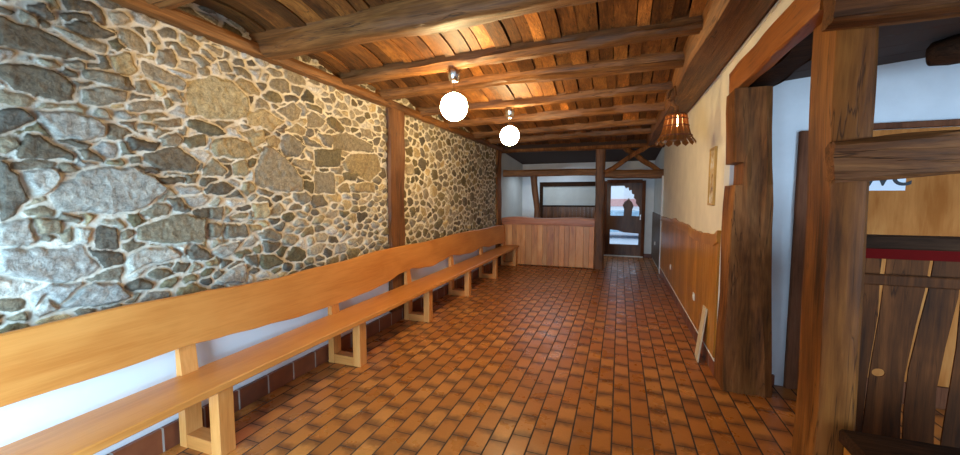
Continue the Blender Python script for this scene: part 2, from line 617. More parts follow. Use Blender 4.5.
M['plastic'] = plain('white_plastic', lin((235, 232, 224)), 0.4, 0.02)
M['boardpale'] = plain('pale_offcut', lin((212, 192, 158)), 0.6, 0.05, 8)
M['gold'] = plain('gilt_frame', lin((188, 152, 84)), 0.4, 0.1, 10)
M['paper'] = plain('paper', lin((226, 232, 240)), 0.7, 0.02)
M['ink'] = plain('ink', lin((22, 24, 30)), 0.6, 0.0)
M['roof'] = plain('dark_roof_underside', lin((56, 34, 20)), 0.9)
M['asphalt'] = plain('street_paving', lin((200, 210, 222)), 0.9, 0.1, 8)
M['facade'] = plain('white_facade', lin((240, 242, 244)), 0.9, 0.02)
M['brickred'] = plain('pink_facade_band', lin((222, 160, 152)), 0.9, 0.05)
M['blue'] = plain('pale_blue_paint', lin((150, 186, 208)), 0.6, 0.2, 3)

# ------------------------------------------------------------------ the setting
XL, XR, YB = -2.60, 0.82, 10.85      # left wall face, right wall face, back wall
YF = -0.80                           # glazed front behind the camera
YW = 3.75                            # wall with the WC door, facing the camera

struct('floor', MB().box(-2.9, 3.3, YF - .1, YB + .1, -0.12, 0), M['floor'])

# walls that are plain plaster
wr = MB()
wr.prism([(XR, YW + .03), (XR + .03, YW), (3.2, YW), (3.2, YW + .16), (XR + .16, YW + .16), (XR + .16, 8.68), (XR, 8.68)], 'Z', 0, 2.80)
struct('wall_right', wr, M['plaster'])
struct('wall_right_lintel', MB().box(XR, XR + .2, YF, YW + .02, 2.565, 2.80).box(XR - .012, XR, YF, YW + .3, 2.64, 2.66), M['plaster'])
struct('wall_passage', MB().box(XR, XR + .16, 8.68, YB, 0, 2.80), M['grey'])
wv = MB().box(.852, 3.2, YW - .008, YW, 0, 2.44).box(1.02, 3.2, YW - .008, YW, 2.44, 2.64)
struct('wall_vestibule', wv, M['white'])
struct('wall_vestibule_side', MB().box(3.2, 3.3, YF, YW + .2, 0, 2.9), M['white'])
# front wall: openings are the daylight
wf = MB()
wf.box(-2.9, -2.4, YF - .12, YF, 0, 2.95)
wf.box(0.2, 1.1, YF - .12, YF, 0, 2.95)
wf.box(2.7, 3.3, YF - .12, YF, 0, 2.95)
wf.box(-2.4, 0.2, YF - .12, YF, 2.15, 2.95)
wf.box(-2.4, 0.2, YF - .12, YF, 0, 0.15)
wf.box(1.1, 2.7, YF - .12, YF, 2.3, 2.95)
struct('wall_front', wf, M['white'])
# back wall with the hatch opening and the door opening
hx0, hx1, hz0, hz1 = -2.02, -0.60, 0.98, 1.86
dx0, dx1, dz1 = -0.39, 0.60, 2.00
wb = MB()
wb.box(-2.75, hx0, YB, YB + .15, 0, 2.8)
wb.box(hx0, hx1, YB, YB + .15, hz1, 2.8)
wb.box(hx0, hx1, YB, YB + .15, 0, hz0)
wb.box(hx1, dx0, YB, YB + .15, 0, 2.8)
wb.box(dx0, dx1, YB, YB + .15, dz1, 2.8)
wb.box(dx1, XR + .16, YB, YB + .15, 0, 2.8)
struct('wall_back', wb, M['white'])
struct('wall_alcove', MB().box(-2.9, -2.64, 8.45, YB, 0, 2.8), M['grey'])

# ---- rubble stone wall on the left -------------------------------------------------
rs = np.random.RandomState(7)
CXp, CYp, Fp = 480.0, 227.5, 385.0
AX = np.array([0.94011391, 0.02604154, -0.33986421])
AY = np.array([0.34086045, -0.07182417, 0.93736623])
AZ = np.array([0.0, -0.99707729, -0.07639943])


def on_wall(u, v):
    d = np.array([u - CXp, v - CYp, Fp])
    r = np.array([d @ AX, d @ AY, d @ AZ])
    k = XL / r[0]
    return (r[1] * k, 1.55 + r[2] * k)


def vnoise(y, z, f, seed):
    g = np.random.RandomState(seed).rand(257, 257)
    a, b = y * f, z * f
    i, j = np.floor(a).astype(int), np.floor(b).astype(int)
    u, w = a - i, b - j
    u, w = u * u * (3 - 2 * u), w * w * (3 - 2 * w)
    i0, i1, j0, j1 = i % 256, (i + 1) % 256, j % 256, (j + 1) % 256
    return (g[i0, j0] * (1 - u) + g[i1, j0] * u) * (1 - w) + (g[i0, j1] * (1 - u) + g[i1, j1] * u) * w - .5


# outlines of the larger stones (survey of the masonry: origin, scale, list of (tone, outline))
SURVEY = [
    (0, 0, 4.138, [
        ('d', '0,70 60,90 150,110 260,170 395,240 330,238 150,215 50,190 0,185'), ('d', '0,20 55,45 50,55 0,45'),
        ('d', '130,20 190,20 240,80 190,75 130,45'), ('d', '255,50 375,60 390,85 280,82'), ('d', '280,105 390,95 475,148 440,160 350,150'),
        ('g', '240,118 340,150 440,185 435,215 380,200 300,160'), ('d', '0,275 100,265 220,290 300,350 310,410 250,415 150,395 60,360 0,310'),
        ('g', '340,300 420,290 538,325 538,365 450,345 360,325'), ('g', '350,375 430,362 530,375 530,410 430,435 350,420'),
        ('t', '465,240 510,220 538,225 575,290 538,305 490,295'), ('g', '165,245 235,245 255,270 215,272'), ('g', '0,370 70,385 150,415 110,445 0,420'),
        ('g', '80,40 150,75 165,105 100,80'), ('d', '165,75 215,95 215,115 190,110'), ('g', '270,250 350,262 355,290 300,275')]),
    (120, 0, 4.136, [
        ('g', '15,120 60,125 110,175 115,215 50,200 20,175'), ('g', '95,250 160,275 275,345 265,370 190,345 110,320'),
        ('g', '165,210 215,205 240,250 230,270 170,262'), ('g', '120,130 145,125 175,180 150,185'), ('g', '300,225 330,222 380,270 350,275'),
        ('g', '415,255 440,255 468,295 430,295'), ('g', '330,280 370,282 375,310 335,305'), ('d', '0,310 40,320 60,370 10,360'),
        ('g', '70,335 110,340 140,385 70,380'), ('g', '205,375 240,375 260,420 225,415'), ('g', '45,430 170,420 185,450 50,455'),
        ('g', '345,205 400,240 390,250 350,225'), ('g', '350,180 430,205 425,225 370,205'),
        ('L', '286,338 380,318 470,335 534,400 530,484 393,492 290,463'), ('g', '225,20 300,35 395,110 370,118 310,80')]),
    (0, 110, 4.138, [
        ('d', '0,0 90,5 150,45 80,75 0,105'), ('l', '150,5 300,10 440,60 445,105 330,125 240,100'), ('d', '90,140 120,112 180,115 300,180 305,205 220,200 90,190'),
        ('g', '0,120 70,110 80,140 40,175 0,150'), ('g', '60,215 150,203 235,220 225,245 70,240'), ('l', '100,260 240,250 265,280 190,345 155,350 150,320 105,290'),
        ('d', '0,210 35,225 80,310 120,370 60,430 0,450'), ('g', '255,225 290,222 330,250 260,250'),
        ('l', '223,356 257,306 339,265 447,240 558,240 630,273 680,314 662,360 580,405 488,422 260,414'),
        ('d', '340,165 370,165 435,220 360,205'), ('l', '410,160 440,135 490,145 480,190 430,190'), ('g', '115,420 200,395 235,410 220,440 130,437'),
        ('d', '245,118 385,145 370,155 260,130')]),
    (120, 110, 4.136, [
        ('d', '110,185 170,170 240,155 290,185 330,220 310,252 150,240 115,215'), ('d', '40,120 80,118 165,140 150,162 60,165'),
        ('k', '270,115 350,105 355,145 300,155 272,135'), ('k', '280,50 310,40 400,70 440,100 380,105 290,75'), ('t', '390,130 430,115 520,130 570,175 530,195 400,190 385,160'),
        ('g', '350,265 385,200 440,250 430,275'), ('g', '155,45 250,40 255,65 180,65'), ('t', '470,225 520,205 530,265 475,265'), ('g', '100,430 160,385 210,400 205,430 110,440'),
        ('d', '215,375 295,405 285,420 230,415'), ('d', '350,330 420,300 480,320 440,350 360,345'), ('t', '500,90 560,80 578,120 540,120'), ('g', '85,60 145,60 140,78 90,75'),
        ('g', '170,120 230,90 260,120 240,145 180,150'), ('d', '65,235 160,250 150,262 80,250'), ('d', '140,275 260,280 265,300 190,300')]),
    (250, 100, 4.136, [
        ('g', '30,350 25,290 60,200 85,195 150,245 215,320 220,375 130,375'), ('t', '0,50 60,40 140,90 100,125 0,95'), ('g', '120,45 180,12 210,40 205,75 180,82'),
        ('g', '135,150 160,140 225,190 210,225 150,238 135,200'), ('g', '240,60 260,50 310,85 300,110 245,110'), ('t', '155,125 200,98 230,120 225,145'),
        ('k', '320,80 345,65 395,120 380,135 330,110'), ('k', '270,205 375,205 372,270 275,272'), ('t', '385,260 420,225 530,225 545,290 500,335 400,290'),
        ('t', '415,350 510,340 520,385 425,378'), ('g', '275,300 350,305 355,385 275,385'), ('g', '345,145 400,135 505,185 500,215 350,205'), ('g', '285,140 345,150 340,195 310,180'),
        ('g', '220,150 290,180 300,195 235,180'), ('g', '190,245 260,255 255,290 180,270'), ('t', '75,160 110,145 130,170 120,200 80,190'), ('t', '0,150 50,130 65,170 20,190 0,185'),
        ('k', '235,12 300,35 300,55 240,30'), ('k', '390,300 445,305 440,335 395,330'), ('g', '460,120 500,120 510,160 470,150')]),
    (0, 210, 3.79, [
        ('l', '0,50 60,38 120,38 135,130 60,140 0,140'), ('g', '145,40 235,38 230,90 160,95'), ('l', '190,150 310,140 385,215 350,245 250,270 100,260 0,240 0,160 60,150'),
        ('d', '380,60 440,75 460,140 370,140'), ('l', '295,75 355,68 340,125 300,125'), ('g', '235,85 270,65 270,115 240,115'), ('g', '235,15 320,40 300,55 230,35'),
        ('g', '165,100 220,108 200,125 165,118'), ('l', '130,395 180,345 215,380 150,405'), ('g', '40,405 90,385 105,412 60,415'), ('l', '240,370 330,290 440,280 500,330 420,355 330,365')]),
    (130, 200, 4.136, [
        ('g', '35,115 170,75 230,58 310,75 310,170 180,178 40,160'), ('g', '60,60 120,15 170,45 100,68'), ('d', '165,0 200,0 255,40 205,45'), ('l', '340,215 380,195 455,175 430,220 390,235'),
        ('d', '245,210 280,188 350,235 300,250 250,235'), ('l', '360,345 420,290 470,265 490,300 475,340'), ('t', '425,75 460,50 490,60 480,78'), ('d', '190,260 250,262 230,298 190,290'),
        ('d', '375,245 430,250 385,280'), ('d', '485,235 530,232 535,275 500,262'), ('l', '0,235 60,205 170,195 210,235 170,250 60,270 0,300'), ('t', '510,20 570,15 578,70 520,78'),
        ('g', '330,100 390,100 370,155 330,150'), ('g', '390,110 480,100 495,145 400,155'), ('t', '500,105 545,105 550,125 510,130'), ('d', '270,40 330,30 330,70 280,70'), ('g', '335,30 385,30 385,80 335,75')]),
]
TONES = {'d': (106, 95, 80), 'g': (140, 127, 106), 'l': (174, 166, 154), 't': (164, 144, 108), 'L': (184, 166, 128), 'k': (114, 101, 74)}

ys = [0.45]
while ys[-1] < 8.30:
    ys.append(ys[-1] + max(0.0075, 0.0042 * ys[-1]))
ys = np.array(ys)
zs = np.linspace(0.0, 2.92, 356)
GY, GZ = np.meshgrid(ys, zs, indexing='ij')
wy = GY + vnoise(GY, GZ, 9, 1) * .05 + vnoise(GY, GZ, 28, 2) * .018
wz = GZ + vnoise(GY, GZ, 9, 3) * .04 + vnoise(GY, GZ, 28, 4) * .016
wy2 = GY + vnoise(GY, GZ, 20, 5) * .022 + vnoise(GY, GZ, 60, 8) * .008
wz2 = GZ + vnoise(GY, GZ, 20, 6) * .022 + vnoise(GY, GZ, 60, 9) * .008


def poly_sd(P, y, z):
    n = len(P)
    d = np.full(y.shape, 1e9)
    ins = np.zeros(y.shape, bool)
    for i in range(n):
        ay, az = P[i]
        by, bz = P[(i + 1) % n]
        ey, ez = by - ay, bz - az
        t = np.clip(((y - ay) * ey + (z - az) * ez) / (ey * ey + ez * ez + 1e-12), 0, 1)
        d = np.minimum(d, np.hypot(y - ay - t * ey, z - az - t * ez))
        c = ((az > z) != (bz > z)) & (y < (bz * 0 + ey) * (z - az) / (ez + 1e-12) + ay)
        ins ^= c
    return np.where(ins, d, -d)


bigs = []
for ox, oy, k, lst in SURVEY:
    for tn, st in lst:
        P = [on_wall(ox + float(q.split(',')[0]) / k, oy + float(q.split(',')[1]) / k) for q in st.split()]
        bigs.append((tn, np.array(P)))
bsd = np.full(GY.shape, -1.0)
bid = np.full(GY.shape, -1)
for i, (tn, P) in enumerate(bigs):
    lo, hi = P.min(0) - .12, P.max(0) + .12
    a0, a1 = np.searchsorted(ys, (lo[0], hi[0]))
    b0, b1 = np.searchsorted(zs, (lo[1], hi[1]))
    if a1 <= a0 or b1 <= b0:
        continue
    sd = poly_sd(P, wy2[a0:a1, b0:b1], wz2[a0:a1, b0:b1]) + .007
    sub = bsd[a0:a1, b0:b1]
    up = sd > sub
    sub[up] = sd[up]
    bid[a0:a1, b0:b1][up] = i

# the small stones between them
seeds = []
cell = {}
for it in range(26000):
    y, z = rs.uniform(.35, 8.4), rs.uniform(.8, 3.0)
    far = y > 4.1
    r = rs.choice([.055, .07, .09, .12]) if not far else rs.choice([.085, .11, .15, .19])
    if it > 18000:
        r = .05 if not far else .07
    a0 = min(max(np.searchsorted(ys, y), 0), len(ys) - 1)
    b0 = min(max(np.searchsorted(zs, z), 0), len(zs) - 1)
    if bsd[a0, b0] > -.012:
        continue
    ok = True
    ky, kz = int(y / .25), int(z / .25)
    for i in (-1, 0, 1):
        for j in (-1, 0, 1):
            for (sy, sz, sr, _) in cell.get((ky + i, kz + j), ()):
                if math.hypot((y - sy) * (.66 if not far else .85), (z - sz) * 1.15) < (r + sr) * .5:
                    ok = False
    if ok:
        q = (y, z, r, len(seeds))
        seeds.append(q)
        cell.setdefault((ky, kz), []).append(q)
SD = np.array([(a, b, c) for a, b, c, _ in seeds])
vsd = np.full(GY.shape, -1.0)
vid = np.zeros(GY.shape, int)
for a in range(0, len(ys), 12):
    yy, zz = wy[a:a + 12], wz[a:a + 12]
    near = np.where(np.abs(SD[:, 0] - yy.mean()) < .75)[0]
    s = SD[near]
    an = np.where(s[:, 0] > 4.1, .85, .66)
    d = np.sqrt(((yy[..., None] - s[:, 0]) * an) ** 2 + ((zz[..., None] - s[:, 1]) * 1.15) ** 2) - s[:, 2] * .35
    o = np.argpartition(d, 1, axis=-1)[..., :2]
    dd = np.take_along_axis(d, o, -1)
    first = dd.argmin(-1)
    d1, d2 = dd.min(-1), dd.max(-1)
    vsd[a:a + 12] = (d2 - d1) * .5 - np.where(yy > 4.1, .012, .0065)
    vid[a:a + 12] = near[np.take_along_axis(o, first[..., None], -1)[..., 0]]
vsd = np.minimum(vsd, -bsd - .010)
isbig = bsd > vsd
inside = np.where(isbig, bsd, vsd)
# plain white plaster below the stone, behind the bench
edge = .83 + vnoise(GY, GZ, 5, 11) * .06
inside = np.minimum(inside, (GZ - edge))
rnd = np.random.RandomState(3)
scol = np.zeros((len(seeds), 3))
for i in range(len(seeds)):
    base = np.array(TONES[rnd.choice(['d', 'g', 'g', 'g', 'k', 't', 'l'] if SD[i, 0] < 4.1 else ['d', 'g', 'k', 'k', 'g', 't'])], float)
    scol[i] = lin(np.clip(base * rnd.uniform(.80, 1.22) + rnd.uniform(-1, 1) * np.array([2.5, .5, -3.0]), 20, 235))
bcol = np.array([lin(np.clip(np.array(TONES[t], float) * rnd.uniform(.92, 1.08) + rnd.uniform(-1, 1) * np.array([2.5, .5, -3.0]), 20, 235)) for t, _ in bigs])
col = np.where(isbig[..., None], bcol[np.clip(bid, 0, None)], scol[vid])
sid = np.where(isbig, bid + 5000, vid)
tilt = np.random.RandomState(5)
tY, tZ, tH = tilt.uniform(-.10, .10, 9000), tilt.uniform(-.10, .12, 9000), tilt.uniform(.010, .030, 9000)
cen = np.zeros((9000, 2))
for i, (_, P) in enumerate(bigs):
    cen[5000 + i] = P.mean(0)
cen[:len(seeds)] = SD[:, :2]
k = np.clip(inside / .014, 0, 1)
k = k * k * (3 - 2 * k)
relief = tH[sid] + (GY - cen[sid, 0]) * tY[sid] + (GZ - cen[sid, 1]) * tZ[sid]
relief = np.clip(relief, .004, .05) + vnoise(GY, GZ, 24, 21) * .008 + vnoise(GY, GZ, 55, 22) * .005
mort = vnoise(GY, GZ, 15, 23) * .008 + vnoise(GY, GZ, 45, 24) * .005
plast = np.clip((GZ - edge + .04) / .06, 0, 1)
H = k * relief + (1 - k) * mort * plast - (1 - plast) * .0
n0, n1 = GY.shape
V = np.stack([XL - .015 + H, GY, GZ], -1).reshape(-1, 3)
idx = np.arange(n0 * n1).reshape(n0, n1)
F4 = np.stack([idx[:-1, :-1], idx[1:, :-1], idx[1:, 1:], idx[:-1, 1:]], -1).reshape(-1, 4)
me = bpy.data.meshes.new('wall_left')
me.vertices.add(len(V))
off = np.array([XL, 4.3, 0])
me.vertices.foreach_set('co', (V - off).astype(np.float32).ravel())
me.loops.add(F4.size)
me.loops.foreach_set('vertex_index', F4.astype(np.int32).ravel())
me.polygons.add(len(F4))
me.polygons.foreach_set('loop_start', np.arange(0, F4.size, 4, dtype=np.int32))
me.update(calc_edges=True)
me.polygons.foreach_set('use_smooth', [True] * len(F4))
ca = me.attributes.new('stone', 'FLOAT_COLOR', 'POINT')
ca.data.foreach_set('color', np.concatenate([col.reshape(-1, 3), np.ones((n0 * n1, 1))], 1).astype(np.float32).ravel())
ia = me.attributes.new('inside', 'FLOAT', 'POINT')
ia.data.foreach_set('value', inside.astype(np.float32).ravel())
me.materials.append(M['stone'])
wl = bpy.data.objects.new('wall_left', me)
wl.location = off
wl['kind'] = 'structure'
COL.objects.link(wl)
struct('wall_left_core', MB().box(-2.9, XL - .03, YF - .1, 8.45, 0, 2.95).box(XL - .03, XL, YF, .46, 0, 2.95), M['white'])

# skirtings
struct('baseboard_left', MB().box(XL - .01, XL + .02, YF, 8.62, 0, .15, .003), M['skirt'])
sk = MB().box(XR - .015, XR + .01, YW - .006, 8.66, 0, .13, .003)
struct('baseboard_right', sk, M['skirt'])
struct('trim_1', MB().box(XR - .017, XR, YW, 8.66, .13, .15, .003), M['plastic'])
struct('baseboard_vestibule', MB().box(1.12, 1.24, YW - .03, YW - .008, 0, .09, .003), M['skirt'])
struct('baseboard_back', MB().box(dx1 + .02, XR, YB - .02, YB, 0, .10, .003), M['skirt'])
struct('trim_2', MB().box(XR - .03, XR + .02, 8.60, 8.68, 0, 2.0, .006), M['white'])

# ------------------------------------------------------------------ ceiling: arched board bays between the cross beams
BEAMS = [  # y at left wall, y at right beam, width, height, z of underside
    (1.52, 1.47, .15, .16, 2.655), (2.30, 2.24, .20, .20, 2.615), (3.16, 3.02, .13, .15, 2.655), (3.83, 3.64, .13, .15, 2.655),
    (4.74, 4.53, .12, .15, 2.655), (5.62, 5.42, .13, .15, 2.65), (6.72, 6.40, .13, .15, 2.65), (7.62, 7.30, .13, .15, 2.65), (8.66, 8.66, .16, .18, 2.60)]
rng = random.Random(11)
cb = MB()
lines = [(-.75, -.75)] + [(a, b) for a, b, *_ in BEAMS]
for bay in range(len(lines) - 1):
    (a0, a1), (b0, b1) = lines[bay], lines[bay + 1]
    x = -2.74
    while x < .60:
        w = rng.uniform(.075, .15)
        g = rng.choice([.002, .004, .008, .014])
        xa, xb = x, min(x + w, .62)
        x += w + g
        tone = rng.choice([.42, .5, .6, .7, .8, .9, 1.0, 1.1]) * rng.uniform(.85, 1.1)
        if rng.random() < .05:
            tone = 2.1
        dz = rng.uniform(-.012, .012)
        n = 9
        top, bot = [], []
        vs = []
        for i in range(n):
            s = i / (n - 1)
            for xx in (xa, xb):
                q = (xx + 2.6) / 3.1
                ya = a0 + (a1 - a0) * q
                yb = b0 + (b1 - b0) * q
                z = 2.715 + dz + .085 * math.sin(math.pi * s) ** .8 * (1.0 if bay else 1.2)
                vs += [(xx, ya + (yb - ya) * s, z), (xx, ya + (yb - ya) * s, z + .018)]
        fs = []
        for i in range(n - 1):
            o = i * 4
            fs += [(o, o + 2, o + 6, o + 4), (o + 1, o + 5, o + 7, o + 3), (o, o + 4, o + 5, o + 1), (o + 2, o + 3, o + 7, o + 6)]
        fs += [(0, 1, 3, 2), (4 * n - 4, 4 * n - 2, 4 * n - 1, 4 * n - 3)]
        cb.add(vs, fs, tone)
struct('ceiling', cb, M['board'])
struct('ceiling_roof', MB().box(-2.9, 3.3, YF - .1, 8.66, 2.93, 2.99), M['roof'])
struct('ceiling_alcove', MB().add([(-2.75, 8.6, 2.66), (.95, 8.6, 2.66), (.95, YB + .1, 2.50), (-2.75, YB + .1, 2.50), (-2.75, 8.6, 2.99), (.95, 8.6, 2.99), (.95, YB + .1, 2.7), (-2.75, YB + .1, 2.7)],
       [(0, 1, 2, 3), (4, 7, 6, 5), (0, 4, 5, 1), (2, 6, 7, 3), (0, 3, 7, 4), (1, 5, 6, 2)]), M['roof'])
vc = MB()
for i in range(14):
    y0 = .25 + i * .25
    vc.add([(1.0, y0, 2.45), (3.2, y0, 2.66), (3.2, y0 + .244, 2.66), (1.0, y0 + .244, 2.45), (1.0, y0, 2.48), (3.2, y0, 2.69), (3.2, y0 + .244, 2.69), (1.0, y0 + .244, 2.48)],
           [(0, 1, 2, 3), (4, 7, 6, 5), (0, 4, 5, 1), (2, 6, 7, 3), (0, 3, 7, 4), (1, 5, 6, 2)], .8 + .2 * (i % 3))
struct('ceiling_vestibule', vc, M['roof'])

names = ['rough ceiling beam closest to the front, its end just showing over the stone wall', 'thickest rough ceiling beam, lit orange on top, first to cross the whole picture',
         'rough ceiling beam that the larger-looking globe lamp hangs from', 'slim rough ceiling beam just behind the first globe lamp', 'rough ceiling beam that the farther globe lamp hangs from',
         'slim ceiling beam just behind the farther globe lamp', 'second slim ceiling beam behind the farther globe lamp', 'last slim ceiling beam before the timber frame at the back']
for i, (yl, yr, w, h, z) in enumerate(BEAMS[:8]):
    m = hewn(MB(), (-2.66, yl, z + h / 2), (.497, yr, z + h / 2), w, h, 100 + i, .012, .012, r=.30)
    tag(obj('ceiling_beam', m, M['beamX'], None, 50), names[i], 'beam')

# wall plate along the stone wall
m = hewn(MB(), (-2.58, YF, 2.652), (-2.58, 8.5, 2.652), .10, .085, 50, .006, .008, r=.18)
tag(obj('wall_plate', m, M['beamY'], None, 50), 'long squared timber running along the top of the stone wall', 'beam')
# big longitudinal beam over the right wall
sec = [(.49, 2.62), (.505, 2.605), (.60, 2.622), (.72, 2.65), (.86, 2.685), (.86, 2.92), (.49, 2.92), (.47, 2.75)]
rb = random.Random(9)
mb = MB()
n = 70
vs = []
wv1, wv2 = wob(rb, n, .022, 8), wob(rb, n, .016, 6)
for i in range(n):
    y = YF + (8.70 - YF) * i / (n - 1)
    for j, (a, b) in enumerate(sec):
        e = (1 if j in (0, 1, 7) else .5 if j == 2 else 0)
        vs.append((a + e * wv1[i], y, b + (wv2[i] if j in (0, 1, 2, 3) else 0)))
m_ = len(sec)
mb.add(vs, [(i * m_ + k_, i * m_ + (k_ + 1) % m_, (i + 1) * m_ + (k_ + 1) % m_, (i + 1) * m_ + k_) for i in range(n - 1) for k_ in range(m_)] + [tuple(range(m_)), tuple((n - 1) * m_ + k_ for k_ in range(m_))])
tag(obj('main_ceiling_beam', mb, M['beamY'], None, 40), 'massive red-brown beam running lengthwise above the cream wall', 'beam')

# posts against the stone wall
m = hewn(MB(), (-2.618, 4.12, .16), (-2.608, 4.12, 2.61), .34, .09, 61, .014, .012, up=(1, 0, 0), r=.2)
tag(obj('wall_post', m, M['beamZ'], None, 50), 'thick hewn post halfway along the stone wall, behind the bench', 'post')
m = hewn(MB(), (-2.63, 8.38, .16), (-2.61, 8.38, 2.60), .30, .11, 62, .012, .01, up=(1, 0, 0), r=.2)
tag(obj('wall_post', m, M['darkpost'], None, 50), 'dark post at the far end of the stone wall, beside the counter', 'post')

# ------------------------------------------------------------------ long wall bench
bench = thing('wall_bench', (-2.4, 4.8, 0), 'long honey-coloured pine bench with wavy backrest along the stone wall', 'bench')
rng = random.Random(4)
TOPZ = [(-.3, .955), (.8, .96), (1.25, .965), (1.7, .948), (2.0, .928), (2.3, .92), (2.6, .935), (3.0, .935), (3.6, .962), (4.2, .958), (4.7, .945), (5.2, .95), (5.8, .965), (6.4, .96), (7.2, .945), (8.0, .95), (8.56, .93)]
BOTZ = [(-.3, .64), (.8, .64), (1.25, .628), (1.55, .632), (1.8, .61), (2.1, .585), (2.5, .553), (3.0, .545), (3.4, .55), (3.7, .57), (4.05, .625), (4.3, .64), (4.6, .60), (4.9, .575), (5.2, .60), (5.55, .635), (6.0, .585), (6.45, .56), (7.0, .60), (7.5, .545), (8.0, .54), (8.56, .50)]


def smooth_pts(P, step):
    out = []
    y = P[0][0]
    xs, zz = [p[0] for p in P], [p[1] for p in P]
    while y <= P[-1][0] + 1e-6:
        j = max(0, min(len(P) - 2, int(np.searchsorted(xs, y)) - 1))
        t = (y - xs[j]) / (xs[j + 1] - xs[j])
        t = min(max(t, 0), 1)
        t = t * t * (3 - 2 * t)
        out.append((y, zz[j] * (1 - t) + zz[j + 1] * t))
        y += step
    return out


tp, bt = smooth_pts(TOPZ, .0443), smooth_pts(BOTZ, .0443)
vs = []
for (y, zt), (_, zb) in zip(tp, bt):
    xt = lambda z: -2.505 - (z - .5) * .04      # the back leans towards the wall
    for z, dx in ((zb, 0), (zb + .008, .018), (zt - .008, .018), (zt, 0.009), (zt, -.010), (zt - .008, -.018), (zb + .008, -.018)):
        vs.append((xt(z) + dx, y, z))
n = len(tp)
back = MB().add(vs, [(i * 7 + k, i * 7 + (k + 1) % 7, (i + 1) * 7 + (k + 1) % 7, (i + 1) * 7 + k) for i in range(n - 1) for k in range(7)] + [tuple(range(7)), tuple((n - 1) * 7 + k for k in range(7))])
obj('backrest', back, M['bench'], bench, 30)
fe = wob(rng, 90, .010, 6)
vs = []
for i in range(90):
    y = -.3 + (8.60 + .3) * i / 89
    xf = -2.165 + fe[i]
    for p in ((-2.52, .418), (xf - .006, .412), (xf + .004, .420), (xf, .452), (xf - .008, .458), (-2.52, .462)):
        vs.append((p[0], y, p[1]))
seat = MB().add(vs, [(i * 6 + k, i * 6 + (k + 1) % 6, (i + 1) * 6 + (k + 1) % 6, (i + 1) * 6 + k) for i in range(89) for k in range(6)] + [tuple(range(6)), tuple(89 * 6 + k for k in range(6))])
obj('seat', seat, M['bench'], bench, 30)
legY = [1.575, 2.89, 4.25, 5.60, 7.02, 8.50]
proto = None
for y in legY:
    t_ = .05
    if proto is None:
        rail = MB().box(-2.49, -2.275, y - t_, y + t_, 0, .085, .004)
        pr = obj('foot_rail', rail, M['bench_rail'], bench)
        c1 = obj('front_leg', MB().box(-2.275, -2.195, y - t_, y + t_, 0, .415, .004), M['bench_leg'], bench)
        rl = MB()
        rl.prism([(-2.553, 0), (-2.49, 0), (-2.49, .40), (-2.512, .62), (-2.515, .80), (-2.545, .80)], 'Y', y - t_, y + t_)
        c2 = obj('rear_leg', rl, M['bench_leg'], bench)
        c1.parent = pr
        c2.parent = pr
        proto = (pr, c1, c2, y)
    else:
        pr = proto[0].copy()
        COL.objects.link(pr)
        pr.location.y += y - proto[3]
        for c in proto[1:3]:
            d = c.copy()
            COL.objects.link(d)
            d.parent = pr

# ------------------------------------------------------------------ right wall: panelling, socket, frame, board
wp = MB()
yb = YW + .03
prof = [(3.78, 1.268), (3.95, 1.225), (4.3, 1.205), (4.6, 1.195), (4.85, 1.182), (5.1, 1.195), (5.45, 1.222), (5.8, 1.222), (6.15, 1.207), (6.6, 1.235), (7.05, 1.20), (7.5, 1.19), (8.0, 1.19), (8.64, 1.18)]


def wave(y):
    xs = [p[0] for p in prof]
    j = max(0, min(len(prof) - 2, int(np.searchsorted(xs, y)) - 1))
    t = min(max((y - xs[j]) / (xs[j + 1] - xs[j]), 0), 1)
    t = t * t * (3 - 2 * t)
    return prof[j][1] * (1 - t) + prof[j + 1][1] * t


rng = random.Random(21)
wroot = thing('wainscot', (XR, 6.2, .15), 'varnished pine plank panelling on the cream wall with wavy top edge', 'wall panelling')
y = yb
while y < 8.6:
    w = rng.uniform(.085, .125)
    y2 = min(y + w, 8.6)
    wp.prism([(y + .002, .152), (y2 - .002, .152), (y2 - .002, wave(y2) - .09), ((y + y2) / 2, wave((y + y2) / 2) - .09), (y + .002, wave(y) - .09)], 'X', XR - .016, XR, rng.uniform(.82, 1.12))
    y = y2
obj('plank_panel', wp, M['wains'], wroot)
vs = []
n = 120
rg = wob(rng, n, .008, 3)
for i in range(n):
    y = yb + (8.6 - yb) * i / (n - 1)
    zt, zb = wave(y) + rg[i], wave(y) - .10
    vs += [(XR, y, zb), (XR - .028, y, zb), (XR - .034, y, (zt + zb) / 2), (XR - .028, y, zt), (XR, y, zt)]
cap = MB().add(vs, [(i * 5 + k, i * 5 + (k + 1) % 5, (i + 1) * 5 + (k + 1) % 5, (i + 1) * 5 + k) for i in range(n - 1) for k in range(5)] + [(0, 1, 2, 3, 4), tuple((n - 1) * 5 + k for k in range(5))])
obj('wavy_cap', cap, M['wains'], wroot, 40)


def socket(y, z, label, x=XR - .018, mirror=False):
    r = thing('wall_socket', (x, y, z), label, 'socket', None)
    obj('plate', MB().box(x - .010, x, y - .042, y + .042, z - .042, z + .042, .005), M['plastic'], r)
    ring = MB()
    pts = [(y + .024 * math.cos(a), z + .024 * math.sin(a)) for a in [2 * math.pi * k / 20 for k in range(20)]]
    ring.prism(pts, 'X', x - .014, x - .010)
    ins = obj('insert', ring, M['plastic'], r)
    h = MB()
    for s in (-1, 1):
        pts = [(y + s * .009 + .003 * math.cos(a), z + .003 * math.sin(a)) for a in [2 * math.pi * k / 8 for k in range(8)]]
        h.prism(pts, 'X', x - .0146, x - .012)
    obj('pin_holes', h, M['ink'], ins)
    return r


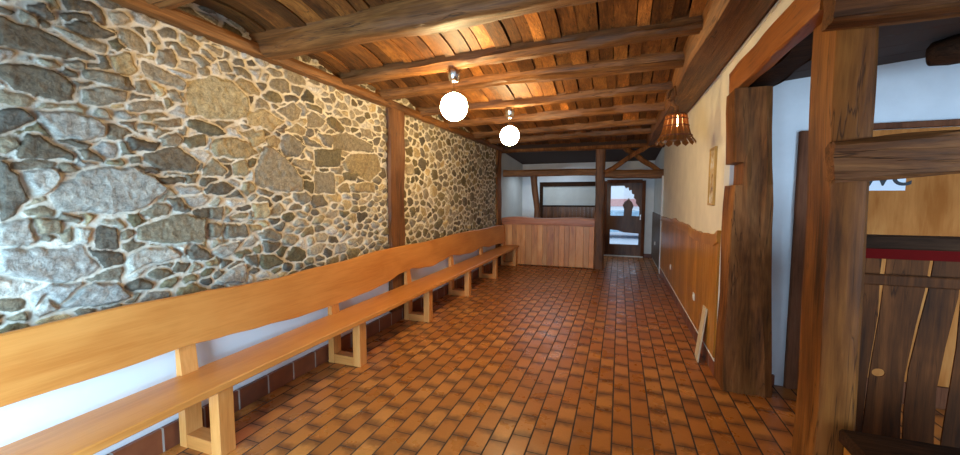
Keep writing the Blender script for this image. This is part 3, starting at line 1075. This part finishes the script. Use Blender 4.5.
socket(4.76, .46, 'white socket low on the pine panelling, nearer of two, above the leaning board')
socket(6.85, .44, 'white socket low on the pine panelling, farther of two, towards the back')
socket(9.75, .50, 'pale switch plate on dark panel beside the glazed back door', XR - .026)

fr = thing('picture_frame', (XR, 4.13, 1.47), 'narrow gilt framed picture hanging on the cream wall', 'picture')
f = MB()
y0, y1, z0, z1 = 4.05, 4.28, 1.48, 2.02
f.box(XR - .022, XR, y0, y0 + .022, z0, z1, .003).box(XR - .022, XR, y1 - .022, y1, z0, z1, .003)
f.box(XR - .022, XR, y0 + .022, y1 - .022, z0, z0 + .022, .003).box(XR - .022, XR, y0 + .022, y1 - .022, z1 - .022, z1, .003)
obj('frame', f, M['gold'], fr)
t = NT('faded_print')
tc = t.n('ShaderNodeTexCoord')
nz = t.noise(tc.outputs['Object'], 9, 3, 0.5)
t.l(t.ramp(nz, [(0.30, lin((74, 60, 44))), (0.42, lin((186, 150, 92))), (0.52, lin((214, 192, 150))), (0.64, lin((226, 224, 214)))]), t.b.inputs['Base Color'])
t.b.inputs['Roughness'].default_value = 0.25
obj('print', MB().box(XR - .012, XR - .004, y0 + .022, y1 - .022, z0 + .022, z1 - .022), t.m, fr)

lb = MB()
bw = .20
lb.add([(.725, 4.02, .0), (.735, 4.22, .0), (.800, 4.26, .50), (.790, 4.06, .51), (.737, 4.02, .0), (.747, 4.22, 0), (.812, 4.26, .497), (.802, 4.06, .507)],
       [(0, 1, 2, 3), (4, 7, 6, 5), (0, 4, 5, 1), (2, 6, 7, 3), (0, 3, 7, 4), (1, 5, 6, 2)])
tag(obj('loose_board', lb, M['boardpale']), 'thin pale board leaning on the foot of the pine panelling', 'board')

# ------------------------------------------------------------------ timber opening on the right: hewn door post, header, near post, cross timbers
prof = [(2.38, .80, 1.045), (2.25, .80, 1.05), (2.07, .812, 1.055), (1.90, .818, 1.065), (1.825, .82, 1.07), (1.82, .882, 1.07), (1.655, .882, 1.085), (1.65, .82, 1.085), (1.5, .812, 1.095),
        (1.3, .808, 1.095), (1.14, .81, 1.10), (.95, .815, 1.105), (.75, .82, 1.115), (.5, .812, 1.13), (.34, .81, 1.14), (.15, .805, 1.15), (0, .81, 1.16)]
mb = MB()
vs = []
m_ = 12
rng = random.Random(5)
jx = [(rng.uniform(-.006, .006), rng.uniform(-.008, .008)) for _ in range(12)]
for (z, xa, xb) in prof:
    nx = .882 if xa > .85 else 0
    xa = min(xa, .82)
    w = xb - xa
    for q, (kx, ky) in enumerate(((0, 1.0), (0, .45), (.0, .12), (.05, .03), (.18, .0), (.34, .02), (.5, .045), (.66, .03), (.82, .0), (.95, .04), (1.0, .15), (1.0, 1.0))):
        vs.append((max(xa + w * kx + jx[q][0] + .01 * math.sin(z * 3 + q) * (0 < kx < 1), nx), 3.475 + .260 * ky + jx[q][1] + .008 * math.sin(z * 4.3 + q * 2), z))
n = len(prof)
mb.add(vs, [(i * m_ + k_, i * m_ + (k_ + 1) % m_, (i + 1) * m_ + (k_ + 1) % m_, (i + 1) * m_ + k_) for i in range(n - 1) for k_ in range(m_)] + [tuple(range(m_)), tuple((n - 1) * m_ + k_ for k_ in range(m_))])
tag(obj('door_post', mb, M['darkpost'], None, 35), 'dark wide hewn post with a notch, at the corner of the cream wall', 'post')

m = hewn(MB(), (.848, 2.175, 2.475), (.848, 3.73, 2.475), .075, .185, 71, .005, .005, r=.10)
tag(obj('header_beam', m, M['header'], None, 50), 'red-brown header beam over the opening, resting on the notched post', 'beam')

m = hewn(MB(), (1.005, 2.44, 2.495), (1.005, 3.73, 2.495), .21, .17, 72, .012, .012, r=.15)
tag(obj('rough_lintel', m, M['dark'], None, 50), 'dark rough lintel timber right behind the red-brown header beam', 'beam')

# near post: slightly twisted square timber
vs = []
rng = random.Random(8)
n = 26
w1, w2 = wob(rng, n, .008, 5), wob(rng, n, .008, 4)
for i in range(n):
    z = 2.56 * i / (n - 1)
    q = i / (n - 1)
    xa = .895 + .012 * math.sin(q * 5) + w1[i] * .6
    xb = 1.055 - .035 * q + w2[i] * .6
    ya, yb_ = 2.17 + w2[i] * .4, 2.44
    c = .018
    vs += [(xa + c, ya, z), (xb - c, ya, z), (xb, ya + c, z), (xb + .012, yb_ - c, z), (xb, yb_, z), (xa + c, yb_, z), (xa, yb_ - c, z), (xa - .004, ya + c, z)]
mb = MB().add(vs, [(i * 8 + k_, i * 8 + (k_ + 1) % 8, (i + 1) * 8 + (k_ + 1) % 8, (i + 1) * 8 + k_) for i in range(n - 1) for k_ in range(8)] + [tuple(range(8)), tuple((n - 1) * 8 + k_ for k_ in range(8))])
tag(obj('near_post', mb, M['nearpost'], None, 40), 'tall sanded brown post standing closest to the viewer, orange on one face', 'post')

m = hewn(MB(), (.880, 2.170, 1.705), (2.6, 2.19, 1.80), .075, .175, 81, .012, .012, r=.2)
tag(obj('cross_timber', m, M['cross'], None, 50), 'weathered hewn cross timber at head height across the near post', 'beam')
m = hewn(MB(), (.815, 2.105, 2.395), (2.6, 2.105, 2.40), .115, .25, 82, .010, .008, r=.2)
tag(obj('top_timber', m, M['cross'], None, 50), 'upper brown cross timber on top of the near post', 'beam')

# log end under the vestibule ceiling
sec = [(.115 * math.cos(a), .085 * math.sin(a)) for a in [2 * math.pi * k / 20 for k in range(20)]]
path = [(1.79, 3.28, 2.44), (1.795, 3.275, 2.44), (1.87, 3.26, 2.445), (1.95, 3.22, 2.45), (2.4, 3.05, 2.47), (3.19, 2.75, 2.50)]
tag(obj('ceiling_log', MB().sweep(path, sec, scale=[.55, .8, .95, 1, 1.05, 1.1]), M['dark'], None, 50), 'dark log with rounded end under the ceiling beyond the cross timbers', 'log')

# WC door in the vestibule wall
d = thing('door_1', (1.8, YW, 0), 'orange plywood toilet door with dark brown casing in the white wall', 'door')
d['kind'] = 'structure'
fy0, fy1 = YW - .05, YW - .008
obj('door_casing', MB().box(1.305, 1.39, fy0, fy1, 0, 2.07, .006).box(1.39, 2.9, fy0, fy1, 2.055, 2.10, .006).box(2.82, 2.9, fy0, fy1, 0, 2.055, .006), M['darkz'], d)
obj('door_leaf', MB().box(1.395, 2.815, YW - .035, YW - .008, .17, 2.05, .003, 1.0), M['ply'], d)
obj('bottom_panel', MB().box(1.395, 2.815, YW - .035, YW - .008, 0, .165, .003), M['darkz'], d)
sg = thing('paper_sign', (1.88, YW - .04, 1.6), 'white paper sign with black WC lettering on the orange plywood door', 'sign')
obj('paper', MB().box(1.735, 1.955, YW - .039, YW - .036, 1.605, 1.78), M['paper'], sg)
cu = bpy.data.curves.new('lettering', 'FONT')
cu.body = 'we'
cu.size = .20
cu.extrude = .0008
cu.offset = .004
cu.align_x = 'CENTER'
cu.body = 'WC'
tx = bpy.data.objects.new('lettering', cu)
cu.size = .165
cu.materials.append(M['ink'])
COL.objects.link(tx)
bpy.context.view_layer.update()
tm = bpy.data.meshes.new_from_object(tx.evaluated_get(bpy.context.evaluated_depsgraph_get()))
bpy.data.objects.remove(tx)
tx = bpy.data.objects.new('lettering', tm)
if not tm.materials:
    tm.materials.append(M['ink'])
COL.objects.link(tx)
tx.parent = sg
tx.location = (1.845 - 1.88, -.0005, .045)
tx.rotation_euler = (R(90), 0, 0)

# rustic slab gate
g = thing('slab_gate', (1.6, 2.75, .08), 'dark rustic gate of rough slabs with light gaps, behind the near post', 'gate')
gy = 2.75
slabs = [
    [(1.12, .08), (1.346, .08), (1.351, .5), (1.378, .9), (1.372, 1.13), (1.378, 1.27), (1.12, 1.27)],
    [(1.345, .08), (1.522, .08), (1.510, .35), (1.515, .6), (1.54, .85), (1.565, 1.05), (1.578, 1.27), (1.40, 1.27), (1.385, .9), (1.36, .5)],
    [(1.531, .08), (1.665, .08), (1.655, .25), (1.648, .5), (1.668, .75), (1.70, 1.03), (1.70, 1.27), (1.596, 1.27), (1.58, 1.05), (1.555, .85), (1.527, .6), (1.522, .35)],
    [(1.685, .08), (1.95, .08), (1.95, 1.27), (1.715, 1.27), (1.712, 1.03), (1.712, .75), (1.700, .5), (1.688, .25)]]
for i, s in enumerate(slabs):
    if i == 1:
        # slab with a knot hole: split around it
        cxh, czh = 1.40, .565
        hole = [(cxh + .030 * math.cos(a), czh + .024 * math.sin(a)) for a in [2 * math.pi * k / 16 for k in range(16)]]
        me_ = MB()
        low = [(1.345, .08), (1.522, .08), (1.510, .35), (1.513, czh)] + [(cxh + .030 * math.cos(-a), czh + .024 * math.sin(-a)) for a in [math.pi * k / 8 for k in range(9)]] + [(1.362, czh)]
        upp = [(1.513, czh), (1.54, .85), (1.565, 1.05), (1.578, 1.27), (1.40, 1.27), (1.385, .9), (1.362, czh)] + [(cxh + .030 * math.cos(math.pi - a), czh + .024 * math.sin(math.pi - a)) for a in [math.pi * k / 8 for k in range(9)]]
        me_.prism(low, 'Y', gy, gy + .008)
        me_.prism(upp, 'Y', gy, gy + .008)
        obj('slab', me_, M['slab'], g)
    else:
        obj('slab', MB().prism(s, 'Y', gy, gy + .008), M['slab'], g)
obj('top_rail', MB().box(1.12, 1.95, gy - .02, gy + .05, 1.27, 1.345, .008), M['dark'], g)
obj('cross_rail', MB().box(1.12, 1.95, gy - .03, gy, 1.07, 1.13, .006), M['slab'], g)
obj('red_strip', MB().box(1.12, 1.95, gy - .010, gy - .001, 1.215, 1.27), M['red'], g, label='red painted strip')
obj('bottom_rail', MB().box(1.12, 1.95, gy - .02, gy + .05, 0, .08, .006), M['dark'], g)

lbx = thing('low_bench', (1.4, 1.98, 0), 'low dark-topped bench at the foot of the near post', 'bench')
obj('seat', MB().box(.945, 1.9, 1.88, 2.10, .46, .525, .01), M['dark'], lbx)
obj('front_board', MB().box(.96, 1.9, 1.99, 2.02, .24, .46, .004), M['wains'], lbx)
obj('leg', MB().box(.96, 1.02, 1.92, 1.99, 0, .46, .004).box(.96, 1.02, 2.02, 2.08, 0, .46, .004), M['wains'], lbx)
obj('leg', MB().box(1.83, 1.89, 1.92, 1.99, 0, .46, .004).box(1.83, 1.89, 2.02, 2.08, 0, .46, .004), M['wains'], lbx)

# ------------------------------------------------------------------ timber frame and counter at the back
YC = 8.65
m = hewn(MB(), (-2.66, 8.70, 2.68), (.90, 8.70, 2.66), .18, .16, 90, .01, .008)
tag(obj('frame_beam', m, M['darkpost'], None, 50), 'dark top beam of the timber frame at the back, under the ceiling', 'beam')
m = hewn(MB(), (-.41, YC + .09, 0), (-.41, YC + .09, 2.62), .19, .18, 91, .010, .008, up=(0, 1, 0), r=.18)
tag(obj('frame_post', m, M['beamZ'], None, 50), 'floor-to-ceiling post between the counter and the back door', 'post')
m = hewn(MB(), (-2.57, YC + .08, 2.115), (-.50, YC + .08, 2.10), .14, .145, 92, .01, .01)
tag(obj('frame_beam', m, M['beamX'], None, 50), 'horizontal timber above the counter', 'beam')
m = hewn(MB(), (-.32, YC + .08, 2.07), (.83, YC + .08, 2.04), .14, .165, 93, .01, .01)
tag(obj('frame_beam', m, M['beamX'], None, 50), 'horizontal timber crossing above the passage to the back door', 'beam')
m = hewn(MB(), (-.32, YC + .03, 2.08), (.55, YC + .03, 2.66), .09, .13, 94, .01, .02, up=(0, 1, 0))
tag(obj('brace', m, M['darkpost'], None, 50), 'diagonal brace rising from the tall post to the big ceiling beam', 'brace')
m = hewn(MB(), (.76, YC + .135, 2.10), (.02, YC + .135, 2.66), .09, .13, 95, .01, .02, up=(0, 1, 0))
tag(obj('brace', m, M['darkpost'], None, 50), 'diagonal brace rising from the cream wall, crossing the other brace', 'brace')
mb = MB()
sec = rrect(.14, .13, .35)
path = [(-1.77, YC + .08, 1.10), (-1.775, YC + .08, 1.3), (-1.80, YC + .08, 1.5), (-1.83, YC + .08, 1.7), (-1.85, YC + .08, 1.9), (-1.86, YC + .08, 2.05)]
mb.sweep(path, sec, up=(0, 1, 0), scale=[1.05, .9, .95, 1.0, 1.0, 1.1])
tag(obj('counter_post', mb, M['beamZ'], None, 50), 'short crooked post standing on the counter', 'post')

c = thing('counter', (-1.5, YC + .25, 0), 'pine plank bar counter at the back beside the bench end', 'counter')
rng = random.Random(31)
mb = MB()
x = -2.55
while x < -.51:
    w = rng.uniform(.09, .17)
    x2 = min(x + w, -.505)
    mb.box(x + .0015, x2 - .0015, YC + .0, YC + .03, .02, .94, .002, rng.uniform(.84, 1.14))
    x = x2
obj('front_panel', mb, M['counter'], c)
mb = MB()
n = 50
e1, e2 = wob(rng, n, .012, 5), wob(rng, n, .010, 6)
vs = []
for i in range(n):
    x = -2.58 + 2.08 * i / (n - 1)
    zt, zb = 1.095 + .015 * math.sin(i * .2) + e1[i] * .4, .935 + e2[i]
    for p in ((YC - .03, zb), (YC - .04, (zt + zb) / 2), (YC - .03, zt), (YC + .40, zt - .002), (YC + .40, zt - .05), (YC + .0, zt - .05), (YC, zb)):
        vs.append((x, p[0], p[1]))
mb.add(vs, [(i * 7 + k_, i * 7 + (k_ + 1) % 7, (i + 1) * 7 + (k_ + 1) % 7, (i + 1) * 7 + k_) for i in range(n - 1) for k_ in range(7)] + [tuple(range(7)), tuple((n - 1) * 7 + k_ for k_ in range(7))])
obj('counter_top', mb, M['countertop'], c, 40)
obj('carcass', MB().box(-2.54, -.52, YC + .031, YC + .38, 0, 1.03), M['darkz'], c)

# hatch in the back wall
w = bpy.data.objects.new('window_1', None)
w.location = (-1.3, YB, .98)
w['kind'] = 'structure'
w['label'] = 'wide dark-framed hatch with pale pane in the alcove back wall'
w['category'] = 'window'
COL.objects.link(w)
f = MB()
f.box(-2.13, -2.04, YB - .05, YB + .02, .96, 1.90, .006).box(-2.13, -.58, YB - .05, YB + .02, 1.87, 1.99, .006).box(-2.04, -.58, YB - .045, YB + .02, 1.31, 1.35, .004)
obj('window_frame', f, M['dark'], w)
obj('pane', MB().box(-2.04, -.60, YB - .01, YB + .01, 1.35, 1.87), M['grey'], w)
mb = MB()
rng = random.Random(77)
for i in range(14):
    mb.box(-2.04 + i * .103, -2.04 + i * .103 + .100, YB - .03, YB, .98, 1.31, .002, rng.uniform(.8, 1.15))
obj('plank_panel', mb, M['doorwood'], w)

# back door
d = bpy.data.objects.new('door_2', None)
d.location = (.1, YB, 0)
d['kind'] = 'structure'
d['label'] = 'brown glazed door at the far end of the passage'
d['category'] = 'door'
COL.objects.link(d)
obj('door_frame', MB().box(dx0 - .01, dx0 + .06, YB - .03, YB + .15, 0, dz1, .004).box(dx1 - .06, dx1 + .02, YB - .03, YB + .15, 0, dz1, .004).box(dx0 + .06, dx1 - .06, YB - .03, YB + .15, dz1 - .06, dz1 + .03, .004), M['darkz'], d)
ly0, ly1 = YB + .01, YB + .055
lf = MB()
a0, a1 = dx0 + .06, dx1 - .06
lf.box(a0, a0 + .10, ly0, ly1, .02, dz1 - .06).box(a1 - .06, a1, ly0, ly1, .02, dz1 - .06)
lf.box(a0 + .10, a1 - .06, ly0, ly1, 1.87, dz1 - .06)
lf.box(a0 + .10, a1 - .06, ly0, ly1, .02, .32)
lf.prism([(a0 + .10, .71), (a0 + .30, .69), (a0 + .45, .64), (a1 - .06, .62), (a1 - .06, 1.08), (a0 + .10, 1.08)], 'Y', ly0, ly1)
# carved upper corner with a wavy edge
lf.prism([(a1 - .06, 1.87), (.10, 1.87), (.14, 1.80), (.20, 1.83), (.22, 1.74), (.28, 1.76), (.29, 1.66), (.35, 1.64), (.34, 1.55), (.40, 1.50), (.39, 1.42), (a1 - .06, 1.30)], 'Y', ly0, ly1)
lf.prism([(.10, 1.08), (.30, 1.08), (.31, 1.25), (.34, 1.34), (.30, 1.44), (.24, 1.50), (.22, 1.56), (.19, 1.50), (.11, 1.44), (.07, 1.36), (.11, 1.25)], 'Y', ly0, ly1)
obj('door_leaf', lf, M['doorwood'], d)
obj('pane', MB().box(a0 + .10, a1 - .06, ly0 + .018, ly0 + .024, .32, 1.87), M['glass'], d)
hd = MB().box(a1 - .045, a1 - .015, ly0 - .012, ly0, .98, 1.12, .003)
hd.sweep([(a1 - .03, ly0 - .01, 1.06), (a1 - .03, ly0 - .045, 1.06), (a1 - .10, ly0 - .05, 1.06), (a1 - .13, ly0 - .045, 1.06)], [(.007 * math.cos(q), .007 * math.sin(q)) for q in [k * math.pi / 4 for k in range(8)]])
obj('handle', hd, M['chrome'], d, 40, 'chrome lever handle')
struct('trim_3', MB().box(dx0, dx1, YB - .05, YB + .02, 0, .025, .003), M['plastic'])

# dark panelling beyond the white corner strip
mb = MB()
rng = random.Random(41)
for i in range(16):
    y = 8.70 + i * .132
    mb.box(XR - .025, XR, y, y + .129, .06, 1.19, .002, rng.uniform(.85, 1.1))
tag(obj('passage_panelling', mb, M['slate']), 'grey-brown plank panelling in the passage beside the glazed back door', 'wall panelling')

# outside, beyond the back door
struct('outside_ground', MB().box(-8, 8, YB + .2, 24, -.16, -.06), M['asphalt'])
struct('outside_wall', MB().box(-8, 8, 20, 20.4, -.06, 5), M['facade'])
struct('outside_wall_band', MB().box(-8, 8, 19.94, 20.0, 1.15, 1.5), M['brickred'])
van = thing('parked_van', (-.3, 17.0, -.06), 'pale blue vehicle on the street seen through the back door glass', 'vehicle')
obj('body', MB().prism([(-1.6, .2), (1.9, .2), (1.95, .62), (1.3, .70), (.9, 1.02), (-1.0, 1.02), (-1.5, .70), (-1.65, .6)], 'Y', 16.2, 17.8), M['blue'], van)
for x in (-.9, 1.15):
    obj('wheel', MB().prism([(x + .32 * math.cos(k * math.pi / 10), .26 + .32 * math.sin(k * math.pi / 10)) for k in range(20)], 'Y', 16.15, 16.4), M['ink'], van)

# ------------------------------------------------------------------ lamps
def pendant(x, y, zc, ztop, label):
    r = thing('globe_pendant', (x, y, zc - .125), label, 'pendant lamp', 'globe pendant lamps')
    cp = MB().lathe([(.006, zc + .21 - zc), (.022, .205), (.036, .215), (.054, .26), (.060, .31), (.060, ztop - zc)], (x, y, zc), 24)
    obj('canopy', cp, M['chrome'], r, 40)
    obj('rod', MB().lathe([(.004, .12), (.004, .215)], (x, y, zc), 10), M['chrome'], r)
    obj('collar', MB().lathe([(.03, .116), (.03, .13), (.012, .138)], (x, y, zc), 20), M['chrome'], r, 40)
    prof = [(.118 * math.sin(R(a)), -.118 * math.cos(R(a))) for a in np.linspace(2, 166, 26)]
    obj('globe', MB().lathe(prof, (x, y, zc), 40), M['globe'], r, 60)
    return r


p1 = pendant(-1.37, 3.12, 2.335, 2.665, 'lit white globe lamp that looks larger, on the nearer beam')
dup(p1, (-1.30, 4.66, 2.315 - .125), 'lit white globe lamp that looks smaller, on the farther beam')

# bell shade lamp hung under the big beam
lx, ly, lz = .49, 4.2, 2.07
r = thing('hanging_lamp', (lx, ly, lz), 'lit bell-shaped amber lamp hanging under the big lengthwise beam', 'lamp')
br = MB()
br.sweep([(.455, 4.17, 2.60), (.44, 4.16, 2.52), (.45, 4.18, 2.45), (lx, ly, 2.42), (lx, ly, 2.36)], [(.022 * math.cos(q), .018 * math.sin(q)) for q in [k * math.pi / 4 for k in range(8)]], up=(.3, 1, .1))
br.sweep([(.40, 4.17, 2.50), (.41, 4.15, 2.57), (.46, 4.15, 2.60), (.47, 4.16, 2.53), (.42, 4.16, 2.47)], [(.016 * math.cos(q), .016 * math.sin(q)) for q in [k * math.pi / 4 for k in range(8)]], up=(.3, 1, .1))
obj('bracket', br, M['cross'], r, 50)
obj('cap', MB().lathe([(.03, .30), (.085, .285), (.095, .265), (.06, .27)], (lx, ly, lz), 24), M['darkz'], r, 40)
prof = [(.088, .275), (.095, .22), (.105, .16), (.122, .10), (.148, .05), (.172, .02)]
NS = 14
for k in range(NS):
    a = 2 * math.pi * k / NS
    mb = MB()
    ca_, sa_ = math.cos(a), math.sin(a)
    vs = []
    for (rr, zz) in prof:
        hw = rr * math.tan(math.pi / NS) * .84
        for s_, dr in ((-1, 0), (0, .010), (1, 0), (0, -.004)):
            vs.append((lx + ca_ * (rr + dr) - sa_ * hw * s_, ly + sa_ * (rr + dr) + ca_ * hw * s_, lz + zz))
    tipz = lz - .005
    n = len(prof)
    mb.add(vs + [(lx + ca_ * .178, ly + sa_ * .178, tipz)], [(i * 4 + j, i * 4 + (j + 1) % 4, (i + 1) * 4 + (j + 1) % 4, (i + 1) * 4 + j) for i in range(n - 1) for j in range(4)] + [(0, 1, 2, 3)] + [((n - 1) * 4 + j, (n - 1) * 4 + (j + 1) % 4, n * 4) for j in range(4)])
    obj('stave', mb, M['stave'], r)
for zz, rr in ((.17, .112), (.235, .100), (.075, .142)):
    ring = MB()
    pth = [(lx + rr * math.cos(k * math.pi / 16), ly + rr * math.sin(k * math.pi / 16), lz + zz) for k in range(33)]
    ring.sweep(pth, [(.006 * math.cos(q), .006 * math.sin(q)) for q in [k * math.pi / 3 for k in range(6)]])
    obj('hoop', ring, M['darkz'], r, 60)
bl = MB().lathe([(.012, .27), (.014, .25), (.026, .225), (.030, .205), (.022, .18), (.006, .165)], (lx, ly, lz), 20)
obj('bulb', bl, M['bulb'], r, 60)
